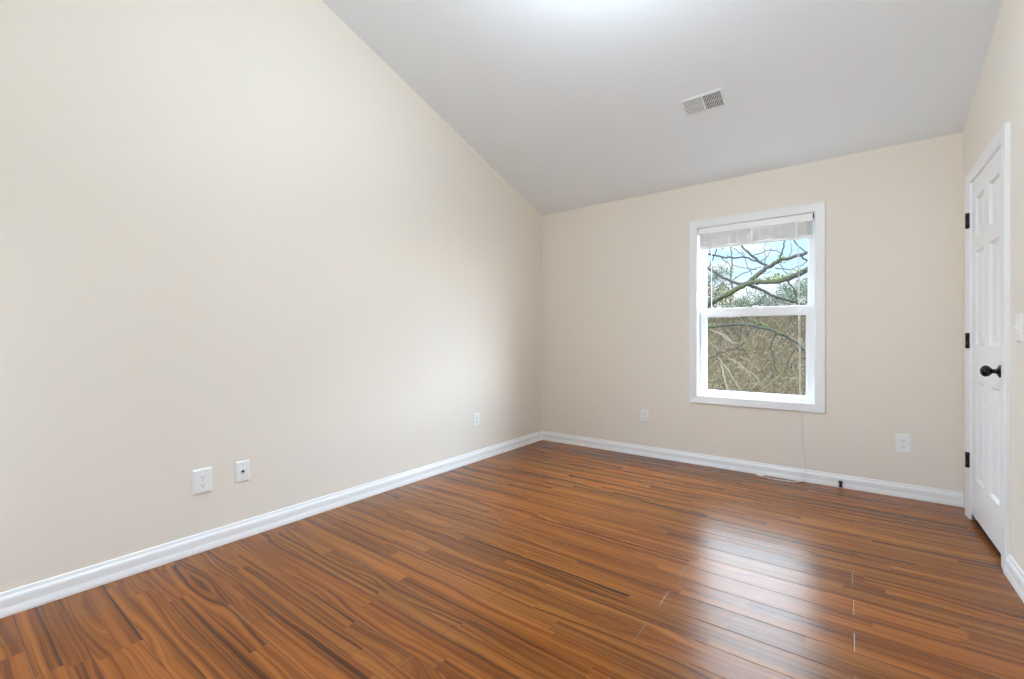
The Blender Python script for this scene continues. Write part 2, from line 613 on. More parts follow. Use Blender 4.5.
# stop beads and sash tracks of the vinyl frame
m.frame((WX0, WX1, WZ0, WZ1), [(-.001, -.114), (-.012, -.114), (-.012, -.152), (-.001, -.152)], on_far)
m.build('window_frame', M['vinyl'], win)


def sash(name, rect, glass, d0, d1, meet):
    """vinyl sash: stiles and rails between outer rect and glass rect, from depth d0 (room side) to d1"""
    o0, o1, p0, p1 = rect
    g0, g1, h0, h1 = glass
    s = MB()
    for q0, q1, r0, r1 in ((o0, g0, p0, p1), (g1, o1, p0, p1), (g0, g1, p0, h0), (g0, g1, h1, p1)):
        s.prism([(q0, r0), (q1, r0), (q1, r1), (q0, r1)], on_far, d0, d1)
    # glazing bead stepping back to the pane
    s.frame(glass, [(.0, d0 - .0), (-.0005, d0 - .003), (-.007, d0 - .009), (-.007, d0 - .017)], on_far)
    o = s.build(name, M['vinyl'], win)
    p = MB()
    p.prism([(g0 - .002, h0 - .002), (g1 + .002, h0 - .002), (g1 + .002, h1 + .002), (g0 - .002, h1 + .002)], on_far, d0 - .0155, d0 - .0165)
    pane = p.build('window_pane', M['glass'], win)
    return o


sash('lower_sash', (WX0 + .002, WX1 - .002, .600, 1.350), (-.990, -.250, .639, 1.284), -.078, -.110, True)
sash('upper_sash', (WX0 + .002, WX1 - .002, 1.284, WZ1 - .002), (-1.001, -.241, 1.350, 2.005), -.116, -.148, False)
m = MB()
m.box(-.665, -.575, B + .079, B + .108, 1.350, 1.356)
m.lathe([(0, .012), (.008, .011), (.010, .006)], (-.62, B + .094, 1.355), (0, 0, 1), 14)
m.box(-.625, -.59, B + .088, B + .100, 1.361, 1.367)
m.build('sash_lock', M['vinyl'], win)

# the window behind the viewer: it gives the cool daylight on the lower walls
win2 = tag(empty('window_2', ((NX0 + NX1) / 2, BACK, NZ0)), 'white narrow window in the wall behind the viewer', 'window', kind='structure')
m = MB()
m.frame((NX0, NX1, NZ0, NZ1), [(.0, .0), (.0, .011), (.006, .014), (.036, .018), (.048, .016), (.049, .0)], on_near)
m.build('window_casing', M['trim'], win2)
m = MB()
m.frame((NX0, NX1, NZ0, NZ1), [(.01, 0), (-.0005, 0), (-.0005, -.06), (-.045, -.06), (-.045, -.10), (-.0005, -.10)], on_near)
m.build('window_frame', M['vinyl'], win2)
m = MB()
m.prism([(NX0 + .045, NZ0 + .045), (NX1 - .045, NZ0 + .045), (NX1 - .045, NZ1 - .045), (NX0 + .045, NZ1 - .045)], on_near, -.078, -.082)
m.build('window_pane', M['glass'], win2)

# ------------------------------------------------------------------ mini blind, fully raised
bl = tag(empty('mini_blind', (-.618, B + .02, 1.86)), 'white mini blind pulled all the way up inside the window frame', 'window blind')
m = MB()
bx0, bx1 = -1.036, -.200
m.prism([(B + .004, 2.047), (B + .004, 1.996), (B + .007, 1.992), (B + .027, 1.992), (B + .030, 1.996), (B + .030, 2.047)], lambda u, v, d: (d, u, v), bx0 + .004, bx1 - .004)
m.build('headrail', M['slat'], bl, .001)
for sx in (bx0, bx1 - .006):
    m = MB()
    m.box(sx, sx + .006, B + .002, B + .033, 1.993, 2.049)
    m.build('mounting_bracket', M['screw'], bl, .001)
m = MB()
m.box(bx1 - .0075, bx1 + .001, B + .001, B + .006, 2.004, 2.040)
m.build('bracket_slot', M['slot'], bl)
m = MB()
ns, top, bot = 34, 1.986, 1.886
for k in range(ns):
    z = bot + (top - bot) * k / (ns - 1)
    n = 14
    vs, fs = [], []
    amp = (1 - k / (ns - 1))
    for i in range(n + 1):
        u = i / n
        sag = -.007 * math.sin(math.pi * u * 3.0 + .4) ** 2 * amp * .8 + .0012 * math.sin(k * 2.1 + i * 1.7)
        off = .0015 * math.sin(k * 1.9)
        x = bx0 + .012 + (bx1 - bx0 - .024) * u
        for j, (dy, dz) in enumerate(((.002, 0), (.0145, .0022), (.027, 0))):
            vs.append((x, B + dy + off, z + dz + sag))
    for i in range(n):
        for j in range(2):
            a = i * 3 + j
            fs.append((a, a + 1, a + 4, a + 3))
    m.add(vs, fs, True)
ss = m.build('slat_stack', M['slat'], bl, 0, False)
sm = ss.modifiers.new('thickness', 'SOLIDIFY')
sm.thickness = .0027
m = MB()
m.prism([(B + .001, 1.8815), (B + .000, 1.868), (B + .004, 1.864), (B + .026, 1.864), (B + .029, 1.868), (B + .028, 1.8815)], lambda u, v, d: (d, u, v), bx0 + .012, bx1 - .012)
m.build('bottom_rail', M['slat'], bl, .001)
for x in (-.93, -.62, -.31):
    m = MB()
    m.box(x - .006, x + .006, B - .0015, B - .0005, 1.868, 1.996)
    m.build('ladder_tape', M['plastic'], bl)
m = MB()
m.lathe([(0, .0025), (.02, .004), (.025, .0032), (.60, .0032), (.62, .0048), (.655, .0046), (.66, .003)], (-.926, B - .008, 1.985), (0, .010, -1), 10)
m.build('tilt_wand', M['wand'], bl)
for k, dx in enumerate((-.0045, .0045)):
    pts = [(-.302 + dx, B - .002, 1.992), (-.300 + dx * .9, B - .010, 1.80), (-.293 + dx, B - .022, 1.30), (-.286 + dx * .6, B - .027, .62),
           (-.276 + dx * 1.6, B - .012, .36 + .02 * k), (-.264 + dx, B - .026, .10), (-.268 + dx, B - .034, .018), (-.290, B - .062 - .004 * k, .0035),
           (-.36, B - .082 - .008 * k, .0030), (-.44, B - .094 + .006 * k, .0030), (-.505, B - .086, .0034), (-.530, B - .078, .008)]
    # smooth the polyline
    for _ in range(2):
        q = [pts[0]]
        for a, b in zip(pts, pts[1:]):
            q += [tuple(.75 * s + .25 * w for s, w in zip(a, b)), tuple(.25 * s + .75 * w for s, w in zip(a, b))]
        pts = q + [pts[-1]]
    MB().tube(pts, .0020, 6).build('lift_cord', M['plastic'], bl)
m = MB()
m.lathe([(0, .003), (.004, .0065), (.022, .009), (.044, .0115), (.052, .0115), (.053, .007)], (-.528, B - .079, .0115), (-1, .45, -.02), 14)
m.build('cord_tassel', M['plastic'], bl)

# ------------------------------------------------------------------ door
door = tag(empty('door_1', (Cx, (DY0 + DY1) / 2, 0)), 'white six-panel closet door with black hinges and knob', 'door', kind='structure')
ZB = .036                                            # gap under the leaf
m = MB()
panels = []
for (a, b) in ((3.212, 3.412), (3.525, 3.725)):
    for (c, d) in ((.262, .838), (1.050, 1.600), (1.690, 1.915)):
        panels.append((a, b, c, d))
# leaf face with panel holes: grid of cells
ys = sorted({DY0, DY1, 3.212, 3.412, 3.525, 3.725})
zs = sorted({ZB, DZ, .262, .838, 1.050, 1.600, 1.690, 1.915})
FD = .0005                                           # leaf face sits a hair behind the wall plane
for i in range(len(ys) - 1):
    for j in range(len(zs) - 1):
        r = (ys[i], ys[i + 1], zs[j], zs[j + 1])
        if any(abs(r[0] - p[0]) < 1e-6 and abs(r[2] - p[2]) < 1e-6 for p in panels):
            continue
        a, b, c, d = r
        m.add([on_right(a, c, FD), on_right(b, c, FD), on_right(b, d, FD), on_right(a, d, FD)], [(0, 1, 2, 3)])
for (a, b, c, d) in panels:
    m.frame((a, b, c, d), [(-.055, FD - .002), (-.034, FD - .0075), (-.020, FD - .0115), (-.012, FD - .0115), (-.006, FD - .006), (.0, FD)], on_right, True)
# edges and back of the leaf
e0, e1 = FD, FD - .035
for (p, q) in (((DY0, ZB), (DY1, ZB)), ((DY1, ZB), (DY1, DZ)), ((DY1, DZ), (DY0, DZ)), ((DY0, DZ), (DY0, ZB))):
    m.add([on_right(*p, e0), on_right(*q, e0), on_right(*q, e1), on_right(*p, e1)], [(0, 1, 2, 3)])
m.add([on_right(DY0, ZB, e1), on_right(DY1, ZB, e1), on_right(DY1, DZ, e1), on_right(DY0, DZ, e1)], [(0, 1, 2, 3)])
bpy_leaf = m.build('door_leaf', M['door'], door, 0, False)
# casing: three sided, mitred at the head
CW = .088


def casing(prof):
    m = MB()
    vs, fs = [], []
    for o, d in prof:
        ho = o * .062 / CW
        vs += [on_right(OY0 - o, 0, d), on_right(OY0 - o, OZ + ho, d), on_right(OY1 + o, OZ + ho, d), on_right(OY1 + o, 0, d)]
    n = len(prof)
    for k in range(n - 1):
        for i in range(3):
            fs.append((4 * k + i, 4 * k + i + 1, 4 * k + 5 + i, 4 * k + 4 + i))
    fs.append(tuple(4 * k for k in range(n)))
    fs.append(tuple(4 * k + 3 for k in range(n)))
    return m.add(vs, fs)


casing([(-.004, .0), (-.004, .010), (.004, .013), (.014, .0135), (.066, .017), (.080, .018), (.086, .0155), (.088, .0)]).build('door_casing', M['trim'], door)
m = MB()
for a, b in ((OY0 - .002, OY0), (OY1, OY1 + .002)):
    m.box(Cx + .0005, Cx + TH, a, b, 0, OZ)
m.box(Cx + .0005, Cx + TH, OY0, OY1, OZ, OZ + .002)
m.box(Cx + .042, Cx + .054, OY0, OY0 + .011, 0, OZ)          # stop
m.box(Cx + .042, Cx + .054, OY1 - .011, OY1, 0, OZ)
m.box(Cx + .042, Cx + .054, OY0, OY1, OZ - .011, OZ)
m.build('door_jamb', M['trim'], door)
for z in (1.803, 1.078, .357):
    h = MB()
    h.lathe([(-.047, .004), (-.045, .0105), (-.016, .0105), (-.0155, .0100), (.0155, .0100), (.016, .0105), (.045, .0105), (.047, .004)], (Cx - .0195, DY1 + .004, z), (0, 0, 1), 14)
    h.box(Cx - .012, Cx + .0, DY1 + .0025, DY1 + .0065, z - .045, z + .045)
    h.build('hinge', M['black'], door)
KY, KZ = 3.155, .930
k = MB()
k.lathe([(0, .031), (.004, .0315), (.007, .029), (.010, .022), (.013, .015), (.016, .0115), (.026, .0105), (.030, .012), (.034, .019), (.041, .0255), (.050, .0285), (.058, .0270), (.065, .0215), (.0695, .0125), (.071, .004)],
        (Cx - FD - .006, KY, KZ), (-1, 0, 0), 28)
k.build('door_knob', M['black'], door)

# ------------------------------------------------------------------ wall plates
def wall_plate(name, fn, u, z, w, h, kind, label, cat):
    t = tag(empty(name, fn(u, z, 0)), label, cat)
    a, b, c, d = u - w / 2, u + w / 2, z - h / 2, z + h / 2
    m = MB()
    m.frame((a, b, c, d), [(-.012, .0062), (-.0045, .0055), (-.0012, .0032), (0, .0)], fn, True)
    m.build('cover_plate', M['plastic'], t)
    axis = Vector(fn(0, 0, 1)) - Vector(fn(0, 0, 0))

    def scr(v):
        s = MB()
        s.lathe([(0, .0034), (.001, .0032), (.0015, .002)], fn(u, v, .0060), axis, 12)
        s.build('screw', M['screw'], t)
    if kind == 'duplex':
        for s in (-1, 1):
            v0 = z + s * .0205 * h / .124
            r = MB()
            pts = []
            for i in range(24):                       # rounded sides, flat top and bottom
                ang = 2 * math.pi * i / 24
                pts.append((u + .0172 * math.cos(ang), v0 + max(-.0142, min(.0142, .0172 * math.sin(ang)))))
            r.prism(pts, fn, .0060, .0080)
            ro = r.build('receptacle', M['plastic'], t)
            sl = MB()
            for du, hh in ((-.0063, .0042), (.0063, .0034)):
                sl.prism([(u + du - .0011, v0 + .002 - hh), (u + du + .0011, v0 + .002 - hh), (u + du + .0011, v0 + .002 + hh), (u + du - .0011, v0 + .002 + hh)], fn, .0078, .0083)
            sl.lathe([(0, .0025), (.0005, .0025)], fn(u, v0 - .0085, .0078), axis, 10, False)
            sl.build('slots', M['slot'], ro)
        scr(z)
    elif kind == 'jack':
        r = MB()
        r.lathe([(0, .0105), (.004, .0100), (.004, .0065), (.001, .0065)], fn(u, z + .002, .0060), axis, 20)
        ro = r.build('jack', M['plastic'], t)
        sl = MB()
        sl.lathe([(0, .0078), (.0030, .0076), (.0036, .006)], fn(u, z + .002, .0072), axis, 16)
        sl.build('jack_opening', M['slot'], ro)
        scr(z + .042)
        scr(z - .042)
    elif kind == 'switch':
        r = MB()
        r.prism([(u - .0055, z - .0125), (u + .0055, z - .0125), (u + .0055, z + .0125), (u - .0055, z + .0125)], fn, .0060, .0072)
        ro = r.build('toggle_collar', M['plastic'], t)
        g = MB()
        vs = [fn(u + du, z + dv, d) for d, dv0, hw, hv in ((.0065, .0, .0045, .008), (.017, .008, .0036, .0042)) for du, dv in ((-hw, dv0 - hv), (hw, dv0 - hv), (hw, dv0 + hv), (-hw, dv0 + hv))]
        g.add(vs, [(0, 1, 2, 3), (4, 5, 6, 7)] + [(i, (i + 1) % 4, 4 + (i + 1) % 4, 4 + i) for i in range(4)])
        g.build('toggle', M['plastic'], t)
        scr(z + .030)
        scr(z - .030)
    return t


wall_plate('wall_outlet', on_left, .883, .3575, .088, .127, 'duplex', 'large white duplex outlet plate nearest on the long blank wall', 'outlet')
wall_plate('coax_wall_plate', on_left, 1.0725, .362, .073, .115, 'jack', 'white wall plate with one dark round jack hole', 'wall plate')
wall_plate('wall_outlet', on_left, 3.010, .369, .084, .114, 'duplex', 'small white outlet plate on the blank wall near the far corner', 'outlet')
wall_plate('wall_outlet', on_far, -1.511, .371, .078, .118, 'duplex', 'white duplex outlet on the window wall left of the window', 'outlet')
wall_plate('wall_outlet', on_far, .3085, .3685, .076, .129, 'duplex', 'white duplex outlet between the window and the white door', 'outlet')
wall_plate('light_switch', on_right, 2.885, 1.135, .078, .122, 'switch', 'white toggle light switch plate beside the door casing', 'light switch')

# ------------------------------------------------------------------ door stop on the baseboard
ds = tag(empty('door_stop', (-.038, B - .014, .045)), 'small black door stop screwed into the baseboard under the window', 'door stop')
o0 = (-.038, B - .0185, .013)
m = MB()
m.lathe([(0, .013), (.003, .013), (.005, .009), (.008, .0055)], o0, (0, -.6, .8), 18)
m.build('base_flange', M['black'], ds)
m = MB()
m.lathe([(.004, .0055), (.032, .0055)], o0, (0, -.6, .8), 12)
m.build('rod', M['black'], ds)
m = MB()
m.lathe([(.030, .009), (.032, .0125), (.044, .0130), (.048, .010)], o0, (0, -.6, .8), 18)
m.build('bumper', M['rubber'], ds)

# ------------------------------------------------------------------ ceiling register
VX0, VX1, VY0, VY1 = -.917, -.651, 3.143, 3.306
cvx = (VX0 + VX1) / 2
slopev = Vector((0, -1, SL)).normalized()            # up the slope, towards the viewer
cn = Vector((0, -SL, -1)).normalized()               # out of the ceiling, into the room
vc = Vector((cvx, (VY0 + VY1) / 2, zc((VY0 + VY1) / 2)))
on_ceil = lambda u, v, d: tuple(vc + Vector((1, 0, 0)) * u + slopev * v + cn * d)
vent = tag(empty('ceiling_vent', tuple(vc)), 'white two-bank louvered air register on the sloping ceiling', 'air vent')
hw, hh = (VX1 - VX0) / 2, (VY1 - VY0) / 2 * math.sqrt(1 + SL * SL)
iw, ih = hw - .018, hh - .020
m = MB()
m.frame((-iw, iw, -ih, ih), [(0, .001), (0, .0050), (.003, .0060), (.007, .0056), (.017, .0012), (.018, 0)], on_ceil)
m.build('vent_frame', M['vent'], vent)
m = MB()
m.prism([(-iw, -ih), (iw, -ih), (iw, ih), (-iw, ih)], on_ceil, .0004, .0012)
m.build('duct_opening', M['slot'], vent)
m = MB()
m.prism([(-.008, -ih), (.008, -ih), (.008, ih), (-.008, ih)], on_ceil, .001, .0058)
m.build('divider', M['vent'], vent)
for s, tilt in ((-1, -.0030), (1, .0030)):
    m = MB()
    nl = 10
    a0, a1 = (-iw + .003, -.010) if s < 0 else (.010, iw - .003)
    for k in range(nl):
        u = a0 + (a1 - a0) * (k + .5) / nl
        m.prism([(u - tilt - .0005, .0014), (u - tilt + .0005, .0014), (u + tilt + .0005, .0054), (u + tilt - .0005, .0054)],
                lambda q, d, v: on_ceil(q, v, d), -ih, ih)
    m.prism([(a0, -.002), (a1, -.002), (a1, .002), (a0, .002)], on_ceil, .0016, .003)
    m.build('louver_bank', M['vent'], vent)
m = MB()
m.prism([(-iw - .001, -.010), (-iw + .004, -.010), (-iw + .004, .004), (-iw - .001, .004)], on_ceil, .006, .014)
m.build('damper_lever', M['screw'], vent)
for s in (-1, 1):
    m = MB()
    p = Vector(on_ceil(s * (iw + .010), 0, .0075))
    m.lathe([(0, .0035), (.001, .0032), (.0016, .002)], p, cn, 10)
    m.build('screw', M['screw'], vent)

# ------------------------------------------------------------------ ceiling lamp, just above the picture's top edge
LX, LY = -.80, 1.58
lc = Vector((LX, LY, zc(LY)))
lamp = tag(empty('ceiling_lamp', tuple(lc)), 'lit flush dome lamp in the middle of the sloping ceiling', 'ceiling lamp')
m = MB()
m.lathe([(0, .070), (.010, .072), (.018, .066), (.024, .030), (.030, .012)], lc, cn, 32)
m.build('lamp_canopy', M['vent'], lamp)
m = MB()
m.lathe([(.024, .009), (.26, .009)], lc, cn, 14)
m.build('stem', M['vent'], lamp)
m = MB()
RL, HL, D0 = .145, .070, .32
m.lathe([(D0 - HL * math.cos(a), max(.004, RL * math.sin(a) ** .8)) for a in [i * math.pi / 16 for i in range(17)]], lc, cn, 40)
m.build('lamp_shade', M['lamp_glass'], lamp)
m = MB()
m.lathe([(D0 + HL - .002, .010), (D0 + HL + .006, .009), (D0 + HL + .012, .005), (D0 + HL + .015, .001)], lc, cn, 14)
m.build('finial', M['screw'], lamp)

# ------------------------------------------------------------------ outside: wooded slope, trees
def ground(x, y):
    h = -3.6
    t = max(0.0, min(1.0, (y - 16) / 52.0))
    h += 7.4 * (t * t * (3 - 2 * t)) * (1 + .10 * math.sin(x * .05 + .6))
    if y > 68:
        h += (y - 68) * .03
    return h + .35 * mnoise.noise(Vector((x * .11, y * .11, .3))) + .12 * mnoise.noise(Vector((x * .5, y * .5, 1.7)))


nx, ny = 90, 70
gx = [-75 + 110 * i / nx for i in range(nx + 1)]
gy = [4.6 + 95 * (j / ny) ** 1.3 for j in range(ny + 1)]
m = MB()
vs = [(x, y, ground(x, y) if y > 7 else -3.6) for y in gy for x in gx]
fs = [(j * (nx + 1) + i, j * (nx + 1) + i + 1, (j + 1) * (nx + 1) + i + 1, (j + 1) * (nx + 1) + i) for j in range(ny) for i in range(nx)]
m.add(vs, fs, True)
tag(m.build('hillside', M['litter'], None, 0, False), 'brown leaf-littered slope rising beyond the window', 'hillside', kind='structure')

cyw, syw = math.cos(YAW), math.sin(YAW)


def at(px, py, y):
    """point of the sight line through a place in the photo, at distance y beyond the room"""
    r, u = (px - 512) / FPX, (339.5 - py) / FPX
    d = Vector((r * cyw - syw, r * syw + cyw, u))
    return Vector((0, 0, CAMH)) + d * (y / d.y)


def jitter(pts, amt, sub=3, seed=0):
    rr = random.Random(seed)
    out = []
    for a, b in zip(pts, pts[1:]):
        for k in range(sub):
            t = k / sub
            p = a.lerp(b, t)
            if k:
                p = p + Vector((rr.uniform(-1, 1), rr.uniform(-1, 1), rr.uniform(-1, 1))) * amt
            out.append(p)
    out.append(pts[-1])
    return out


# the near tree: trunk just left of the view, limbs crossing the window
tree = tag(empty('bare_tree', (-4.35, 8.6, -3.6)), 'near bare tree whose mossy limbs cross the window view', 'tree')
Y0 = 8.6
trunk_pts = [Vector((-4.35, Y0, -3.7)), Vector((-4.40, Y0 + .05, -2)), Vector((-4.30, Y0, -.5)), Vector((-4.34, Y0 + .1, .8)), Vector((-4.25, Y0, 2.4)), Vector((-4.35, Y0 - .1, 4.5)), Vector((-4.2, Y0, 7.0))]
MB().tube(jitter(trunk_pts, .03, 3, 1), [.24 - .011 * i for i in range(19)], 12).build('trunk', M['bark'], tree)
limb_n = [0]


def limb(pix, r0, r1, matname='bark', dy=None, start=None, name='branch', jit=.012):
    """limb through places seen in the window; dy gives each point its own distance"""
    limb_n[0] += 1
    n = len(pix)
    dy = dy or [0] * n
    pts = [at(px, py, Y0 + d) for (px, py), d in zip(pix, dy)]
    if start is None and pix[0][0] <= 705:           # carry the limb on to the trunk
        start = (-4.3, Y0 + .02, pts[0].z - .25)
    if start is not None:
        pts = [Vector(start)] + pts
    tip = []
    if pix[-1][0] >= 803 or pix[-1][1] <= 243:       # and on past the window opening, tapering
        d = pts[-1] - pts[-2]
        d.normalize()
        ln = .9 if pix[-1][0] >= 803 else .5
        tip = [pts[-1] + d * ln * .5 + Vector((0, .05, .04)), pts[-1] + d * ln + Vector((.05, .1, -.02))]
    pts = jitter(pts, jit, 4, 100 + limb_n[0])
    k = len(pts) - 1
    MB().tube(pts + tip, [r0 + (r1 - r0) * i / k for i in range(k + 1)] + [r1 * .7, r1 * .25][:len(tip)], 7).build(name, M[matname], tree)
    return pts


limb([(700, 309), (712, 302), (726, 295), (740, 287), (750, 282), (760, 273), (768, 267), (780, 260), (794, 256.5), (812, 252)], .060, .022, dy=[0, -.1, -.2, -.3, -.3, -.3, -.3, -.35, -.4, -.45], start=(-4.3, Y0, .6))
limb([(742, 285), (752, 282.5), (764, 282), (776, 281.5), (786, 279), (797, 275), (806, 270.5), (816, 265)], .034, .042, dy=[-.3, -.35, -.4, -.5, -.6, -.65, -.7, -.75])
limb([(744, 285), (733, 282), (722, 276.5), (713, 271.5), (707.5, 268), (700, 262)], .026, .020, 'twig', dy=[-.3, -.2, 0, .1, .2, .3])
limb([(768, 267), (758, 261), (750, 254), (742, 246), (736, 240)], .022, .016, 'twig', dy=[-.3, -.2, -.1, 0, 0])
limb([(702, 252), (712, 255.5), (722, 257), (734, 258), (746, 257.5), (757, 261), (767, 265)], .017, .012, 'twig', dy=[.3, .3, .2, .1, .1, 0, -.1])
limb([(707.5, 268), (711, 262), (715, 254), (718, 246), (719, 238)], .012, .008, 'twig', dy=[.2] * 5)
limb([(748, 285), (757, 288), (766, 292), (774, 296), (782, 299), (792, 301.5), (802, 304.5), (810, 308)], .026, .016, 'twig', dy=[-.3, -.3, -.35, -.4, -.4, -.5, -.5, -.5])
limb([(787, 280), (791, 285), (795, 291), (796.5, 297)], .013, .009, 'twig', dy=[-.6, -.6, -.6, -.6])
limb([(780, 260), (782, 253), (784, 246), (785, 237)], .014, .009, 'twig', dy=[-.35] * 4)
limb([(800, 256), (806, 260), (813, 264)], .014, .012, 'twig', dy=[-.4] * 3)
limb([(732, 288), (731, 275), (732, 262), (731, 250), (732, 238)], .017, .012, 'far_bark', dy=[.9] * 5)
limb([(733, 280), (742, 274), (750, 270.5), (762, 267)], .008, .006, 'twig', dy=[0, 0, -.1, -.2])
limb([(733, 265), (745, 268), (757, 269.5)], .007, .005, 'twig', dy=[.9, .8, .7])
limb([(753, 256), (765, 251), (776, 250), (783, 255)], .008, .006, 'twig', dy=[0, 0, -.1, -.2])
limb([(775, 268), (790, 270), (803, 265), (806, 262)], .008, .005, 'twig', dy=[-.3] * 4)
limb([(792, 236), (798, 246), (806, 252)], .010, .008, 'twig', dy=[.2] * 3)
limb([(722, 258), (728, 263), (731, 268)], .008, .006, 'twig', dy=[.2] * 3)
limb([(746, 288), (747, 295), (752, 300)], .006, .004, 'twig', dy=[-.3] * 3)
limb([(722, 250), (724, 244), (723, 238)], .009, .007, 'twig', dy=[.2] * 3)
limb([(745, 258), (737, 250), (730, 246)], .007, .005, 'twig', dy=[.1] * 3)
limb([(760, 262), (768, 256), (772, 248)], .006, .004, 'twig', dy=[-.1] * 3)
limb([(790, 277), (784, 271), (780, 264)], .007, .006, 'twig', dy=[-.6, -.6, -.5])
for tw in (((712, 255), (708, 248), (705, 243)), ((752, 275), (747, 266), (745, 256), (740, 249)), ((798, 277), (801, 285), (806, 292)),
           ((716, 272), (722, 268), (727, 262), (728, 254)), ((727, 279), (722, 285), (714, 288), (708, 294)), ((764, 265), (766, 257), (764, 249), (766, 242)),
           ((788, 258), (792, 250), (791, 242)), ((759, 273), (766, 274), (772, 271)), ((772, 296), (776, 303), (775, 309)), ((756, 287), (760, 281), (767, 277))):
    limb(tw, .0065, .0035, 'twig', dy=[rng.uniform(-.4, .4)] * len(tw))
# lower limbs in front of the slope
for tw in (((706, 340), (713, 346), (722, 350), (733, 357)), ((724, 334), (731, 341), (741, 344)), ((704, 372), (713, 366), (719, 359)), ((712, 392), (716, 382), (715, 372)),
           ((750, 392), (756, 384), (766, 379), (773, 372)), ((758, 396), (762, 389), (771, 385)), ((782, 396), (785, 386), (791, 380), (801, 376)), ((738, 366), (748, 372), (752, 381))):
    limb(tw, .0065, .0035, 'pale_twig', dy=[rng.uniform(-.4, .4)] * len(tw))
limb([(702, 328), (712, 326.5), (722, 325.5), (734, 324.5), (746, 324.5), (757, 326.5), (768, 329), (780, 333.5), (790, 338), (799, 343.5), (805, 350), (812, 358)], .024, .018, dy=[0, -.1, -.2, -.2, -.3, -.3, -.4, -.4, -.4, -.5, -.5, -.5], start=(-4.3, Y0, .75))
limb([(745, 316), (753, 321), (762, 325), (774, 331), (786, 335.5), (794, 340)], .016, .012, dy=[-.2, -.3, -.3, -.3, -.4, -.4])
limb([(702, 325), (710, 329), (720, 334), (727, 339), (737, 343)], .016, .009, 'pale_twig', dy=[0, 0, -.1, -.1, -.2])
limb([(721, 326), (724, 330), (726, 334)], .010, .007, 'twig', dy=[-.2] * 3)
limb([(742, 325), (740.5, 334), (738, 344), (736, 349)], .008, .006, 'twig', dy=[-.2] * 4)
limb([(702, 362), (711, 358), (720, 353), (730, 350), (738, 347), (746, 342)], .012, .006, 'twig', dy=[0, 0, -.1, -.1, -.2, -.2])
limb([(736, 349), (748, 351), (756, 349), (761, 345)], .007, .005, 'twig', dy=[-.2] * 4)
limb([(777, 334), (773, 340), (769.5, 348), (774, 357), (774, 366), (776, 375)], .011, .006, 'twig', dy=[-.35] * 6)
limb([(796, 348), (790, 358), (786, 370), (785, 376)], .008, .005, 'twig', dy=[-.4] * 4)
limb([(718, 357), (726, 367), (734, 380), (742, 392), (746, 398)], .009, .007, 'pale_twig', dy=[-.1] * 5)
limb([(721, 364), (723, 374), (726, 384), (729, 393)], .012, .009, 'pale_twig', dy=[-.1] * 4)
limb([(728, 358), (738, 363), (746, 369), (757, 378), (763, 388)], .008, .005, 'pale_twig', dy=[-.2] * 5)
limb([(740, 356), (750, 362), (760, 372)], .006, .004, 'pale_twig', dy=[-.2] * 3)
limb([(704, 382), (712, 383), (720, 380)], .016, .006, 'twig', dy=[0] * 3)
limb([(705, 386), (714, 384), (721, 388)], .009, .006, 'pale_twig', dy=[.2] * 3)
limb([(769, 385), (778, 376), (790, 378), (804, 380)], .007, .005, 'pale_twig', dy=[.5] * 4)


def tufts(pts_list, n, size, spread, name, matname, parent, seed):
    """small leaf / moss flakes scattered about the given points"""
    rr = random.Random(seed)
    m = MB()
    for _ in range(n):
        p = Vector(rr.choice(pts_list)) + Vector((rr.gauss(0, spread), rr.gauss(0, spread), rr.gauss(0, spread)))
        a = Vector((rr.uniform(-1, 1), rr.uniform(-1, 1), rr.uniform(-1, 1))).normalized()
        b = a.orthogonal().normalized()
        s = size * rr.uniform(.5, 1.3)
        m.add([p - a * s, p + b * s * .5, p + a * s, p - b * s * .5], [(0, 1, 2, 3)])
    return m.build(name, M[matname], parent, 0, False)


moss_pts = [at(px, py, Y0 + d) for px, py, d in ((778, 276, -.5), (774, 278.5, -.45), (783, 277, -.55), (768, 280, -.42), (790, 275.5, -.6), (782, 259, -.36), (780, 261, -.35), (724, 297, -.2), (728, 294, -.2), (721, 300, -.15), (757, 281, -.35), (800, 271, -.66), (752, 323, -.3), (762, 326, -.3), (768, 328, -.35), (779, 333, -.4), (712, 327, -.1), (706, 328, 0))]
tag(tufts(moss_pts, 700, .022, .030, 'moss', 'moss', tree, 5), kind='stuff')

